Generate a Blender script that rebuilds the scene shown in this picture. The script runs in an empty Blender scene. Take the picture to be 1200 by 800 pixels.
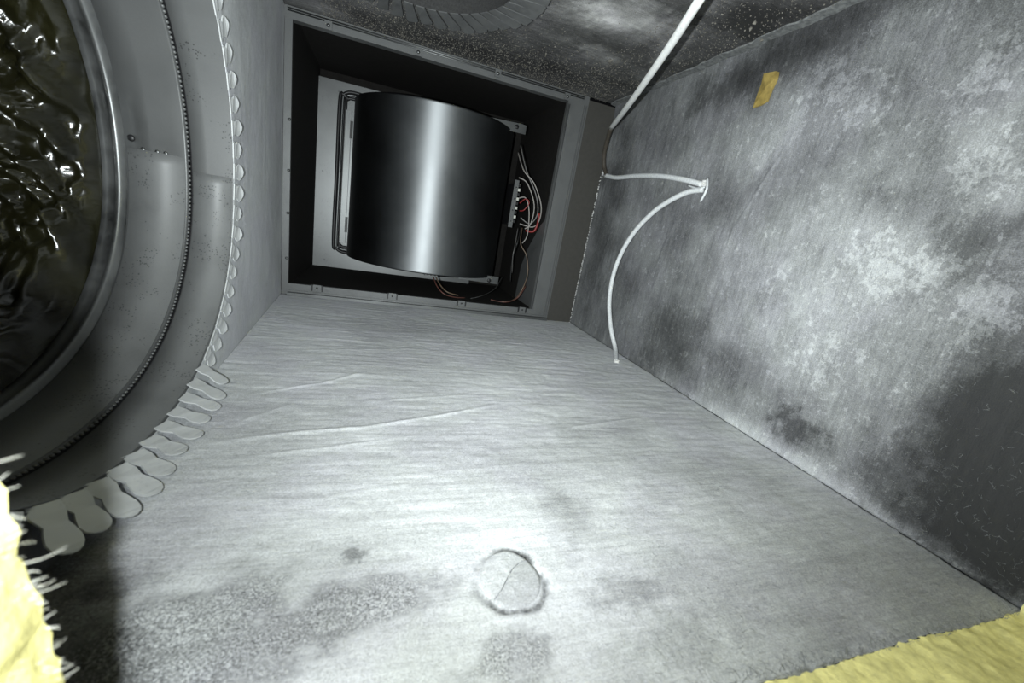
import bpy, bmesh, math, random
import numpy as np
from mathutils import Vector, Matrix

# ------------------------------------------------------------------ camera, world, lamp, exposure
SC = bpy.context.scene
COL = SC.collection
camd = bpy.data.cameras.new('camera'); cam = bpy.data.objects.new('camera', camd); COL.objects.link(cam)
camd.sensor_width = 36.0; camd.lens = 14.224; camd.clip_start = 0.005
RIGHT = (0.94327207, -0.28738145, 0.16628200); DOWN = (0.07332127, -0.30815368, -0.94850672); FWD = (0.32382370, 0.90689200, -0.26960176)
CAMLOC = (0.1489, -0.7376, 0.1680)
cam.matrix_world = Matrix(((RIGHT[0], -DOWN[0], -FWD[0], CAMLOC[0]), (RIGHT[1], -DOWN[1], -FWD[1], CAMLOC[1]),
                           (RIGHT[2], -DOWN[2], -FWD[2], CAMLOC[2]), (0, 0, 0, 1)))
camd.dof.use_dof = True; camd.dof.focus_distance = 0.55; camd.dof.aperture_fstop = 12.0
SC.camera = cam
w = bpy.data.worlds.new('attic'); SC.world = w; w.use_nodes = True
w.node_tree.nodes['Background'].inputs[0].default_value = (0.6, 0.65, 0.7, 1); w.node_tree.nodes['Background'].inputs[1].default_value = 0.006
ld = bpy.data.lights.new('phone_flash', 'SPOT'); flash = bpy.data.objects.new('phone_flash', ld); COL.objects.link(flash)
flash.location = (0.1190, -0.7280, 0.1630)
ld.energy = 18.5; ld.color = (0.925, 0.99, 1.0); ld.shadow_soft_size = 0.0028
ld.spot_size = math.radians(150); ld.spot_blend = 1.0
FL_AIM = Vector((0.45, 0.82, 0.34))
flash.rotation_euler = FL_AIM.to_track_quat('-Z', 'Y').to_euler()
ls = bpy.data.lights.new('added_edge_fill', 'POINT'); edge_fill = bpy.data.objects.new('added_edge_fill', ls); COL.objects.link(edge_fill)   # fill lamp added at the flash to brighten the cut edges
edge_fill.location = flash.location; ls.energy = 2.5; ls.color = ld.color; ls.shadow_soft_size = 0.0028
SC.view_settings.view_transform = 'Standard'; SC.view_settings.look = 'None'
SC.view_settings.exposure = 0.0; SC.view_settings.gamma = 1.0; SC.view_settings.use_curve_mapping = False

# ------------------------------------------------------------------ constants of the place (metres)
W, H = 0.53, 0.4064
A = 0.0503; SA, CA = math.sin(A), math.cos(A)
YF = -0.655                                   # inner face of the front wall
rng = np.random.default_rng(7); random.seed(7)

# ------------------------------------------------------------------ helpers
def mesh(name, verts, faces, mats=None, parent=None, smooth=False, fmat=None):
    me = bpy.data.meshes.new(name)
    me.from_pydata([tuple(map(float, v)) for v in verts], [], [tuple(f) for f in faces])
    o = bpy.data.objects.new(name, me); COL.objects.link(o)
    for m in (mats if isinstance(mats, (list, tuple)) else [mats]):
        if m: me.materials.append(m)
    if fmat is not None: me.polygons.foreach_set('material_index', fmat)
    if smooth: me.polygons.foreach_set('use_smooth', [True] * len(me.polygons))
    if parent: o.parent = parent
    me.update(); return o
class MB:
    """collects shapes for ONE mesh object"""
    def __init__(s): s.v = []; s.f = []; s.sm = []
    def add(s, v, f, sm=False):
        n = len(s.v); s.v += [tuple(map(float, p)) for p in v]; s.f += [tuple(i + n for i in q) for q in f]; s.sm += [sm] * len(f); return s
    def box(s, lo, hi, M=None):
        x0, y0, z0 = lo; x1, y1, z1 = hi
        v = [(x0, y0, z0), (x1, y0, z0), (x1, y1, z0), (x0, y1, z0), (x0, y0, z1), (x1, y0, z1), (x1, y1, z1), (x0, y1, z1)]
        if M is not None: v = [tuple(M @ Vector(p)) for p in v]
        return s.add(v, [(3, 2, 1, 0), (4, 5, 6, 7), (0, 1, 5, 4), (1, 2, 6, 5), (2, 3, 7, 6), (3, 0, 4, 7)])
    def tube(s, pts, r, n=8, res=6, closed=False, flat=1.0, curve=True):
        P = smooth_path(pts, res, closed) if curve else [Vector(p) for p in pts]
        m = len(P); rr = r if callable(r) else (lambda t: r)
        up = Vector((0.31, 0.17, 0.93)); v = []; f = []
        nrm = None
        for i, p in enumerate(P):
            t = (P[(i + 1) % m] - P[i - 1]) if closed else (P[min(i + 1, m - 1)] - P[max(i - 1, 0)])
            t.normalize()
            if nrm is None: nrm = t.cross(up).normalized()
            else: nrm = (nrm - t * nrm.dot(t)).normalized()
            b = t.cross(nrm); R_ = rr(i / (m - 1))
            for k in range(n):
                a = 2 * math.pi * k / n
                v.append(p + nrm * (math.cos(a) * R_) + b * (math.sin(a) * R_ * flat))
        for i in range(m if closed else m - 1):
            j = (i + 1) % m
            for k in range(n):
                k2 = (k + 1) % n
                f.append((i * n + k, i * n + k2, j * n + k2, j * n + k))
        if not closed:
            f.append(tuple(range(n))[::-1]); f.append(tuple((m - 1) * n + k for k in range(n)))
        return s.add(v, f, True)
    def prism(s, poly, fn, t0, t1):
        """poly of 2D points; fn(u, v, t) -> 3D"""
        n = len(poly)
        v = [fn(u, q, t0) for u, q in poly] + [fn(u, q, t1) for u, q in poly]
        f = [tuple(range(n))[::-1], tuple(range(n, 2 * n))] + [(i, (i + 1) % n, n + (i + 1) % n, n + i) for i in range(n)]
        return s.add(v, f)
    def dome(s, c, ax, r, h, n=12, k=3):
        ax = Vector(ax).normalized(); u = ax.orthogonal().normalized(); w_ = ax.cross(u); c = Vector(c); v = []; f = []
        for i in range(k):
            a = (math.pi / 2) * i / k
            for j in range(n):
                t = 2 * math.pi * j / n
                v.append(c + (u * math.cos(t) + w_ * math.sin(t)) * (r * math.cos(a)) + ax * (h * math.sin(a)))
        v.append(c + ax * h)
        for i in range(k - 1):
            for j in range(n): f.append((i * n + j, i * n + (j + 1) % n, (i + 1) * n + (j + 1) % n, (i + 1) * n + j))
        for j in range(n): f.append(((k - 1) * n + j, (k - 1) * n + (j + 1) % n, k * n))
        f.append(tuple(range(n))[::-1])
        return s.add(v, f, True)
    def build(s, name, m, parent=None, kind=None):
        o = mesh(name, s.v, s.f, m, parent)
        o.data.polygons.foreach_set('use_smooth', s.sm)
        if kind: o['kind'] = kind
        return o
def smooth_path(pts, res=6, closed=False):
    P = [Vector(p) for p in pts]; n = len(P); out = []
    rng_ = range(n) if closed else range(n - 1)
    for i in rng_:
        if closed: p0, p1, p2, p3 = P[i - 1], P[i], P[(i + 1) % n], P[(i + 2) % n]
        else: p0, p1, p2, p3 = P[max(i - 1, 0)], P[i], P[i + 1], P[min(i + 2, n - 1)]
        for k in range(res):
            t = k / res
            out.append(0.5 * ((2 * p1) + (p2 - p0) * t + (2 * p0 - 5 * p1 + 4 * p2 - p3) * t * t + (3 * p1 - p0 - 3 * p2 + p3) * t ** 3))
    if not closed: out.append(P[-1])
    return out
def thing(name, label, cat, loc=(0, 0, 0), group=None):
    o = bpy.data.objects.new(name, None); COL.objects.link(o); o.location = loc; o.empty_display_size = 0.02
    return tag(o, label, cat, group)
def tag(o, label, cat, group=None, kind=None):
    if label: o['label'] = label
    if cat: o['category'] = cat
    if group: o['group'] = group
    if kind: o['kind'] = kind
    return o
def adopt(parent, *obs):
    """parent parts whose vertices are in world space to an Empty standing at its own place"""
    for o in obs:
        o.parent = parent; o.matrix_parent_inverse = Matrix.Translation(-Vector(parent.location))
def vnoise(u, v, fu, fv, seed):
    """smooth value noise on arrays u, v at frequencies fu, fv (cells per metre)"""
    g = np.random.default_rng(seed).random((257, 257))
    x = u * fu + 1000.37; y = v * fv + 1000.71
    i = np.floor(x).astype(int); j = np.floor(y).astype(int); a = x - i; b = y - j
    a = a * a * (3 - 2 * a); b = b * b * (3 - 2 * b)
    I, J, I1, J1 = i % 257, j % 257, (i + 1) % 257, (j + 1) % 257
    return (g[I, J] * (1 - a) + g[I1, J] * a) * (1 - b) + (g[I, J1] * (1 - a) + g[I1, J1] * a) * b - 0.5
def fract(u, v, fu, fv, seed, oct_=4, gain=0.55):
    return sum(vnoise(u, v, fu * 2 ** k, fv * 2 ** k, seed + k) * gain ** k for k in range(oct_))
def patches(u, v, lst):
    """dust patches: (u, v, radius u, radius v, rotation in degrees, amount, edge raggedness, edge sharpness)"""
    out = np.zeros_like(u)
    for n, (cu, cv, ru, rv, ang, amt, rag, sharp) in enumerate(lst):
        a = math.radians(ang); du = u - cu; dv = v - cv
        x = (du * math.cos(a) + dv * math.sin(a)) / ru; y = (-du * math.sin(a) + dv * math.cos(a)) / rv
        d = np.sqrt(x * x + y * y) + rag * (fract(u, v, 1.1 / min(ru, rv), 1.1 / min(ru, rv), 50 + n, 6, 0.72))
        out += amt / (1 + np.exp((d - 1) * sharp))
    return out
def creases(u, v, lst):
    """height of creases: (polyline, half width, height)"""
    out = np.zeros_like(u)
    for pl, hw, h in lst:
        d = np.full_like(u, 1e9)
        for (x0, y0), (x1, y1) in zip(pl[:-1], pl[1:]):
            ex, ey = x1 - x0, y1 - y0; t = np.clip(((u - x0) * ex + (v - y0) * ey) / (ex * ex + ey * ey), 0, 1)
            d = np.minimum(d, np.hypot(u - x0 - t * ex, v - y0 - t * ey))
        ends = pl[0], pl[-1]; L = math.hypot(ends[1][0] - ends[0][0], ends[1][1] - ends[0][1])
        fade = np.minimum(1, np.minimum(np.hypot(u - ends[0][0], v - ends[0][1]), np.hypot(u - ends[1][0], v - ends[1][1])) / (0.25 * L))
        out += h * fade * np.exp(-(d / hw) ** 2)
    return out
def sheet(name, U, V, faces, fn, coat_and_shade, disp, mat, thick, label, parent=None, **extra):
    """a board face over arrays U, V; fn(u, v, d) -> xyz arrays with d the height above the face; float attribute 'coat' holds pale dust, plus light and shade put into the colour"""
    X = np.stack(fn(U, V, disp), axis=1)
    me = bpy.data.meshes.new(name); me.from_pydata(X.tolist(), [], faces)
    o = bpy.data.objects.new(name, me); COL.objects.link(o); me.materials.append(mat)
    at = me.attributes.new('coat_and_shade', 'FLOAT', 'POINT'); at.data.foreach_set('value', np.clip(coat_and_shade, -1, 2).astype(np.float32))
    for k, a_ in extra.items(): me.attributes.new(k, 'FLOAT', 'POINT').data.foreach_set('value', np.clip(a_, 0, 1.2).astype(np.float32))
    me.polygons.foreach_set('use_smooth', [True] * len(me.polygons))
    md = o.modifiers.new('board', 'SOLIDIFY'); md.thickness = thick; md.offset = -1.0
    if parent: o.parent = parent
    else: o['kind'] = 'structure'; o['label'] = label
    me.update(); return o
def grid(u0, u1, v0, v1, step, flip=False):
    nu = int(round((u1 - u0) / step)) + 1; nv = int(round((v1 - v0) / step)) + 1
    U, V = np.meshgrid(np.linspace(u0, u1, nu), np.linspace(v0, v1, nv), indexing='ij')
    i, j = np.meshgrid(np.arange(nu - 1), np.arange(nv - 1), indexing='ij'); b = (i * nv + j).ravel()
    q = [b, b + nv, b + nv + 1, b + 1]
    if flip: q = q[::-1]
    return U.ravel(), V.ravel(), np.stack(q, 1).tolist()
def holed(u0, u1, v0, v1, c, r, nth, nr, flip=False, shape=None):
    """rectangle with a round hole, meshed in rings"""
    th = set(np.linspace(0, 2 * math.pi, nth, endpoint=False).tolist())
    for x, y in ((u0, v0), (u1, v0), (u1, v1), (u0, v1)): th.add(math.atan2(y - c[1], x - c[0]) % (2 * math.pi))
    th = np.array(sorted(th)); cs, sn = np.cos(th), np.sin(th)
    with np.errstate(divide='ignore'):
        ex = np.where(cs > 0, (u1 - c[0]) / cs, (u0 - c[0]) / cs); ey = np.where(sn > 0, (v1 - c[1]) / sn, (v0 - c[1]) / sn)
    R_ = np.minimum(np.abs(np.where(np.abs(cs) < 1e-9, 1e9, ex)), np.abs(np.where(np.abs(sn) < 1e-9, 1e9, ey)))
    t = np.linspace(0, 1, nr)[:, None]; n = len(th); f = []
    sh = np.array([shape(a) if shape else (math.cos(a), math.sin(a)) for a in th])
    U = c[0] + (r * sh[:, 0])[None, :] * (1 - t) + (R_ * cs)[None, :] * t; V = c[1] + (r * sh[:, 1])[None, :] * (1 - t) + (R_ * sn)[None, :] * t
    for i in range(nr - 1):
        for j in range(n):
            q = (i * n + j, (i + 1) * n + j, (i + 1) * n + (j + 1) % n, i * n + (j + 1) % n)
            f.append(q[::-1] if flip else q)
    return U.ravel(), V.ravel(), f

# ------------------------------------------------------------------ materials
def nt_new(name):
    m = bpy.data.materials.new(name); m.use_nodes = True; t = m.node_tree
    return m, t, t.nodes['Principled BSDF']
def nd(t, typ, **kw):
    n = t.nodes.new(typ)
    for k, v in kw.items(): setattr(n, k, v)
    return n
def math_(t, op, a, b=None, c=None, clamp=False):
    n = nd(t, 'ShaderNodeMath', operation=op, use_clamp=clamp)
    for i, x in enumerate((a, b, c)):
        if x is None: continue
        if isinstance(x, (int, float)): n.inputs[i].default_value = x
        else: t.links.new(x, n.inputs[i])
    return n.outputs[0]
def noise(t, vec, scale, detail=3, rough=0.6, dist=0.0):
    n = nd(t, 'ShaderNodeTexNoise'); n.inputs['Scale'].default_value = scale; n.inputs['Detail'].default_value = detail
    n.inputs['Roughness'].default_value = rough; n.inputs['Distortion'].default_value = dist
    t.links.new(vec, n.inputs['Vector']); return n.outputs['Fac']
def objvec(t, scale=(1, 1, 1), rot=(0, 0, 0)):
    tc = nd(t, 'ShaderNodeTexCoord'); mp = nd(t, 'ShaderNodeMapping'); mp.inputs['Scale'].default_value = scale; mp.inputs['Rotation'].default_value = rot
    t.links.new(tc.outputs['Object'], mp.inputs['Vector']); return mp.outputs['Vector']
def ramp(t, fac, stops):
    r = nd(t, 'ShaderNodeValToRGB'); e = r.color_ramp.elements
    while len(e) < len(stops): e.new(0.5)
    for x, (p, c) in zip(e, stops): x.position = p; x.color = (*c, 1)
    t.links.new(fac, r.inputs['Fac']); return r.outputs['Color']
def g(v, tint=(0.97, 1.0, 1.01)): return tuple(v * k for k in tint)
def board_mat(name, streak, grain=0.5, streak_amt=0.3, tint=(0.97, 1.0, 1.015), rot=(0, 0, 0)):
    """black fibre liner under pale dust; dust and painted-in shade come from the 'coat' attribute, broken up by grain"""
    m, t, b = nt_new(name)
    at = nd(t, 'ShaderNodeAttribute', attribute_name='coat_and_shade'); coat_and_shade = at.outputs['Fac']
    n1 = noise(t, objvec(t), 1100, 3, 0.75); n2 = noise(t, objvec(t, streak, rot), 1.0, 4, 0.65); n3 = noise(t, objvec(t), 260, 5, 0.7)
    s = math_(t, 'ADD', coat_and_shade, math_(t, 'MULTIPLY', math_(t, 'SUBTRACT', n1, 0.5), grain * 1.25))
    s = math_(t, 'ADD', s, math_(t, 'MULTIPLY', math_(t, 'SUBTRACT', n2, 0.5), streak_amt))
    s = math_(t, 'ADD', s, math_(t, 'MULTIPLY', math_(t, 'SUBTRACT', n3, 0.5), grain * 0.55))
    nf = noise(t, objvec(t), 120, 6, 0.72)
    bare = nd(t, 'ShaderNodeAttribute', attribute_name='bare').outputs['Fac']; flake = nd(t, 'ShaderNodeAttribute', attribute_name='flake').outputs['Fac']
    def step(x, lo, hi):
        m_ = nd(t, 'ShaderNodeMapRange', interpolation_type='SMOOTHSTEP'); t.links.new(x, m_.inputs['Value']); m_.inputs['From Min'].default_value = lo; m_.inputs['From Max'].default_value = hi
        return m_.outputs['Result']
    kb = step(math_(t, 'ADD', bare, math_(t, 'ADD', math_(t, 'MULTIPLY', math_(t, 'SUBTRACT', n1, 0.5), 2.2), math_(t, 'MULTIPLY', math_(t, 'SUBTRACT', n3, 0.5), 1.4))), 0.42, 0.68)
    kb = math_(t, 'MULTIPLY', kb, math_(t, 'GREATER_THAN', bare, 0.02))
    s = math_(t, 'SUBTRACT', s, math_(t, 'MULTIPLY', kb, 0.19))
    s = math_(t, 'ADD', s, math_(t, 'MULTIPLY', bare, math_(t, 'MULTIPLY', math_(t, 'SUBTRACT', n1, 0.5), 1.1)))
    kf = step(math_(t, 'ADD', nf, math_(t, 'MULTIPLY', flake, 0.16)), 0.63, 0.67)
    kf = math_(t, 'MULTIPLY', kf, math_(t, 'GREATER_THAN', flake, 0.02))
    s = math_(t, 'ADD', s, math_(t, 'MULTIPLY', kf, 0.13))
    col = ramp(t, s, [(0.0, g(0.022, tint)), (0.25, g(0.075, tint)), (0.5, g(0.20, tint)), (0.75, g(0.40, tint)), (1.0, g(0.66, tint))])
    vo = nd(t, 'ShaderNodeTexVoronoi'); vo.inputs['Scale'].default_value = 330; t.links.new(objvec(t), vo.inputs['Vector'])
    sp = math_(t, 'LESS_THAN', vo.outputs['Distance'], 0.16)
    mx = nd(t, 'ShaderNodeMix', data_type='RGBA'); t.links.new(math_(t, 'MULTIPLY', sp, math_(t, 'MULTIPLY', s, 0.45, None, True)), mx.inputs['Factor'])
    t.links.new(col, mx.inputs['A']); mx.inputs['B'].default_value = (*g(0.5, tint), 1)
    cl = nd(t, 'ShaderNodeMix', data_type='RGBA', blend_type='MULTIPLY'); t.links.new(step(noise(t, objvec(t), 14, 4, 0.6), 0.42, 0.62), cl.inputs['Factor'])
    t.links.new(mx.outputs['Result'], cl.inputs['A']); cl.inputs['B'].default_value = (0.985, 0.97, 1.005, 1)
    t.links.new(cl.outputs['Result'], b.inputs['Base Color'])
    b.inputs['Roughness'].default_value = 0.72; b.inputs['Specular IOR Level'].default_value = 0.35
    bp = nd(t, 'ShaderNodeBump'); bp.inputs['Strength'].default_value = 0.55; bp.inputs['Distance'].default_value = 0.0006
    t.links.new(math_(t, 'ADD', n1, math_(t, 'ADD', n2, n3)), bp.inputs['Height']); t.links.new(bp.outputs['Normal'], b.inputs['Normal'])
    return m
def metal_mat(name, base, rough, metallic=1.0, dust=0.0, dustcol=0.4, scale=40, speck=0.0, aniso=0.0, bump=0.1, tint=(0.97, 1.0, 1.0)):
    m, t, b = nt_new(name)
    n = noise(t, objvec(t), scale, 5, 0.65); n2 = noise(t, objvec(t), 700, 2, 0.6)
    col = ramp(t, n, [(0.3, g(base * 0.75, tint)), (0.7, g(base, tint))])
    d = math_(t, 'ADD', math_(t, 'MULTIPLY', math_(t, 'SUBTRACT', n, 0.5), 1.2), dust, clamp=True)
    d = math_(t, 'MULTIPLY', d, math_(t, 'ADD', 0.6, n2), clamp=True)
    mx = nd(t, 'ShaderNodeMix', data_type='RGBA'); t.links.new(d if dust > 0 else math_(t, 'MULTIPLY', d, 0.0), mx.inputs['Factor'])
    t.links.new(col, mx.inputs['A']); mx.inputs['B'].default_value = (*g(dustcol, tint), 1)
    out = mx.outputs['Result']
    if speck:
        v2 = nd(t, 'ShaderNodeTexVoronoi'); v2.inputs['Scale'].default_value = 480; t.links.new(objvec(t), v2.inputs['Vector'])
        k = math_(t, 'MULTIPLY', math_(t, 'LESS_THAN', v2.outputs['Distance'], 0.30), math_(t, 'GREATER_THAN', noise(t, objvec(t), 34, 5, 0.75), 0.55))
        m2 = nd(t, 'ShaderNodeMix', data_type='RGBA'); t.links.new(math_(t, 'MULTIPLY', k, speck), m2.inputs['Factor'])
        t.links.new(out, m2.inputs['A']); m2.inputs['B'].default_value = (*g(0.03), 1); out = m2.outputs['Result']
    t.links.new(out, b.inputs['Base Color'])
    b.inputs['Metallic'].default_value = metallic
    if dust > 0: t.links.new(math_(t, 'MULTIPLY', math_(t, 'SUBTRACT', 1.0, d), metallic), b.inputs['Metallic'])
    t.links.new(math_(t, 'ADD', rough - 0.08, math_(t, 'MULTIPLY', n, 0.16)), b.inputs['Roughness'])
    b.inputs['Anisotropic'].default_value = aniso
    bp = nd(t, 'ShaderNodeBump'); bp.inputs['Strength'].default_value = bump; bp.inputs['Distance'].default_value = 0.0004
    t.links.new(n2, bp.inputs['Height']); t.links.new(bp.outputs['Normal'], b.inputs['Normal'])
    return m
def plain(name, col, rough=0.6, metallic=0.0, var=0.25, scale=150, bump=0.2, spec=0.5):
    m, t, b = nt_new(name); n = noise(t, objvec(t), scale, 4, 0.65)
    t.links.new(ramp(t, n, [(0.3, tuple(c * (1 - var) for c in col)), (0.7, tuple(min(1, c * (1 + var)) for c in col))]), b.inputs['Base Color'])
    b.inputs['Roughness'].default_value = rough; b.inputs['Metallic'].default_value = metallic; b.inputs['Specular IOR Level'].default_value = spec
    bp = nd(t, 'ShaderNodeBump'); bp.inputs['Strength'].default_value = bump; bp.inputs['Distance'].default_value = 0.001
    t.links.new(n, bp.inputs['Height']); t.links.new(bp.outputs['Normal'], b.inputs['Normal'])
    return m
M = {}
M['floor'] = board_mat('dusty_liner_floor', (30, 420, 30), 0.55, 0.24, rot=(0, 0, -0.10))
M['right'] = board_mat('dusty_liner_right', (420, 420, 45), 0.5, 0.26)
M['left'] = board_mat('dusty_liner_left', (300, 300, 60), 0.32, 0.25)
M['ceil'] = board_mat('dusty_liner_ceiling', (60, 300, 60), 0.55, 0.4, tint=(1.0, 1.0, 0.98))
M['galv'] = metal_mat('galvanised_steel', 0.15, 0.46, 0.6, 0.45, 0.09, 14, 0.0)
M['galv_speck'] = metal_mat('stained_galvanised_steel', 0.17, 0.50, 0.5, 0.55, 0.10, 22, 0.85)
M['bead'] = metal_mat('bead_steel', 0.30, 0.42, 1.0, 0.25, 0.12, 20, 0.0)
M['galv_dust'] = metal_mat('dusty_galvanised_steel', 0.17, 0.52, 0.3, 0.75, 0.165, 30, 0.6)
M['tab'] = metal_mat('dusted_tab_steel', 0.6, 0.5, 0.35, 0.75, 0.52, 60, 0.1)
M['tab_dark'] = metal_mat('sooty_tab_steel', 0.12, 0.5, 0.35, 0.5, 0.10, 60, 0.2)
M['flange'] = metal_mat('flange_steel', 0.22, 0.45, 0.7, 0.45, 0.09, 30, 0.15)
M['deck'] = metal_mat('deck_steel', 0.20, 0.44, 1.0, 0.0, 0.3, 12, 0.25)
M['wrap'] = metal_mat('blower_steel', 0.135, 0.40, 1.0, 0.0, 0.3, 9, 0.0, aniso=0.0, tint=(0.95, 1.0, 1.03), bump=0.06)
M['black'] = plain('black_insulation', (0.012, 0.011, 0.010), 0.85, spec=0.2)
M['rubber'] = plain('black_rubber', (0.012, 0.012, 0.013), 0.45)
M['brown'] = plain('dull_brown_grey_panel', (0.045, 0.043, 0.038), 0.6, var=0.12)
M['cable'] = plain('white_cable_jacket', (0.72, 0.73, 0.72), 0.5, var=0.1, scale=300)
M['cable_dusty'] = plain('dusty_cable_jacket', (0.60, 0.62, 0.63), 0.6, var=0.18, scale=400)
M['soot'] = plain('sooty_cable_jacket', (0.05, 0.042, 0.032), 0.7)
M['seal'] = plain('grey_sealant', (0.50, 0.50, 0.49), 0.7, var=0.3, scale=500, bump=0.6)
M['tape'] = plain('aged_yellow_tape', (0.27, 0.20, 0.06), 0.45, var=0.35, scale=120)
M['yellow'] = plain('yellow_fibreglass', (0.80, 0.74, 0.32), 0.9, var=0.22, scale=140, bump=1.0, spec=0.15)
M['fibre'] = plain('pale_glass_fibre', (0.62, 0.62, 0.56), 0.7, var=0.2)
M['lint'] = plain('grey_lint', (0.22, 0.23, 0.235), 0.8, var=0.3)
M['crumb'] = plain('crumbs', (0.13, 0.122, 0.105), 0.85, var=0.6, scale=260)
M['dustedge'] = plain('dusty_edge', (0.13, 0.135, 0.135), 0.8, var=0.5, scale=220, bump=0.6)
M['foil'] = metal_mat('foil_facing', 0.7, 0.35, 1.0)
M['blackmat'] = plain('black_liner', (0.03, 0.03, 0.03), 0.85, var=0.4, scale=500)
def liner_mat():
    m, t, b = nt_new('olive_plastic_film')
    n = noise(t, objvec(t), 26, 5, 0.6, 0.6); n2 = noise(t, objvec(t, (30, 30, 140)), 1.0, 4, 0.6, 1.0)
    t.links.new(ramp(t, n, [(0.3, (0.006, 0.006, 0.003)), (0.55, (0.013, 0.0125, 0.0045)), (0.8, (0.026, 0.026, 0.014))]), b.inputs['Base Color'])
    b.inputs['Roughness'].default_value = 0.22; b.inputs['Specular IOR Level'].default_value = 0.7
    bp = nd(t, 'ShaderNodeBump'); bp.inputs['Strength'].default_value = 0.12; bp.inputs['Distance'].default_value = 0.003
    t.links.new(math_(t, 'ADD', n, n2), bp.inputs['Height']); t.links.new(bp.outputs['Normal'], b.inputs['Normal'])
    return m
M['film'] = liner_mat()
def wire_mat(name, c): return plain(name, c, 0.45, var=0.08)

# ------------------------------------------------------------------ the setting: a duct-board plenum
# floor: u = x, v = y
U, V, F = grid(0.0, W, YF, 0.0, 0.0016)
coat_and_shade = 0.78 + 0.20 * np.clip((V + 0.55) / 0.4, 0, 1) - 0.5 / (1 + np.exp((U - 0.055) * 250 + (V + 0.57) * 160)) + 0.16 * fract(U, V, 9, 14, 3, 4) + 0.06 * fract(U, V, 30, 160, 9, 3) + patches(U, V, [  # rear paled to offset lamp falloff; jamb shadow painted into the left corner
    
    
    (0.2741, -0.5460, 0.014, 0.022, 0, -0.2, 0.5, 3.5),
    (0.1466, -0.5650, 0.006, 0.004, 0, -0.30, 1.0, 8), (0.2925, -0.6290, 0.030, 0.016, 10, -0.10, 0.9, 5), (0.2800, -0.6040, 0.020, 0.008, 0, -0.16, 0.9, 5),
    (0.4199, -0.6183, 0.080, 0.050, 0, -0.05, 0.5, 4), (0.4408, -0.5201, 0.05, 0.03, 0, -0.10, 0.6, 4), (0.4753, -0.6322, 0.05, 0.05, 0, -0.06, 0.4, 4),
    (0.0591, -0.5679, 0.012, 0.008, 0, -0.2, 0.9, 6), (0.3571, -0.4355, 0.05, 0.02, 0, -0.12, 0.6, 4), (0.0809, -0.3193, 0.03, 0.05, 0, -0.05, 0.6, 4),
    (0.1983, -0.1474, 0.20, 0.03, 0, -0.10, 0.4, 4), (0.2155, -0.6163, 0.08, 0.04, 0, 0.16, 0.5, 4), (0.0844, -0.5521, 0.05, 0.03, 0, 0.02, 0.6, 4)])
bare = patches(U, V, [
    (0.1695, -0.5911, 0.034, 0.010, 22, 0.75, 0.9, 4), (0.0976, -0.5837, 0.030, 0.016, 30, 0.75, 0.9, 4), (0.1265, -0.6033, 0.040, 0.016, 25, 0.75, 0.9, 4), (0.0822, -0.5958, 0.030, 0.018, 20, 0.75, 0.9, 4), (0.2195, -0.6280, 0.012, 0.014, 0, 0.75, 0.9, 4), (0.1970, -0.6306, 0.022, 0.010, 20, 0.75, 0.9, 4)])
CR = [([(0.0478, -0.4609), (0.0920, -0.4480), (0.1493, -0.4376), (0.2126, -0.4158), (0.2862, -0.3843)], 0.0022, 0.0011),
      ([(0.0613, -0.4807), (0.1331, -0.4645), (0.1946, -0.4481)], 0.0016, 0.0006), ([(0.0542, -0.3849), (0.1086, -0.3547), (0.1535, -0.3138)], 0.0018, 0.0008),
      ([(0.0553, -0.4386), (0.0940, -0.3954)], 0.002, 0.0005), ([(0.3004, -0.4437), (0.4318, -0.4129)], 0.002, 0.0006), ([(0.0563, -0.2724), (0.2378, -0.2286)], 0.0014, 0.0004),
      ([(0.1516, -0.5032), (0.2823, -0.4893)], 0.0014, 0.0004), ([(0.0956, -0.5263), (0.2005, -0.5060)], 0.0016, 0.0004), ([(0.1406, -0.3927), (0.2536, -0.3704)], 0.002, 0.0005)]
pc = (0.2227, -0.5897); rr = np.hypot(U - pc[0], (V - pc[1]))
ang = np.arctan2(V - pc[1], U - pc[0]); rr = rr * (1 + 0.05 * np.sin(3 * ang + 1) + 0.03 * np.sin(7 * ang))
ring = np.exp(-((rr - 0.0178 + 0.0012 * fract(U, V, 140, 140, 33, 3)) / 0.0016) ** 2) * np.clip(0.75 + 1.1 * fract(U, V, 60, 60, 34, 3), 0.1, 1.2)
disp = creases(U, V, CR) + 0.0005 * fract(U, V, 25, 190, 21, 3) + 0.0004 * fract(U, V, 130, 130, 22, 2) - 0.0022 * ring * (0.6 + 0.9 * np.abs(fract(U, V, 180, 180, 5, 2)))
coat_and_shade -= 0.85 * ring * np.clip(0.7 + 1.6 * fract(U, V, 150, 150, 31, 3), 0, 1.3)
coat_and_shade += 0.06 * (creases(U, V, CR) > 0.0004)
floor = sheet('floor', U, V, F, lambda u, v, d: (u, v, d), coat_and_shade, disp - 0.0003, M['floor'], 0.0254, 'pale dusty fibre liner floor of the duct plenum', bare=bare)

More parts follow.
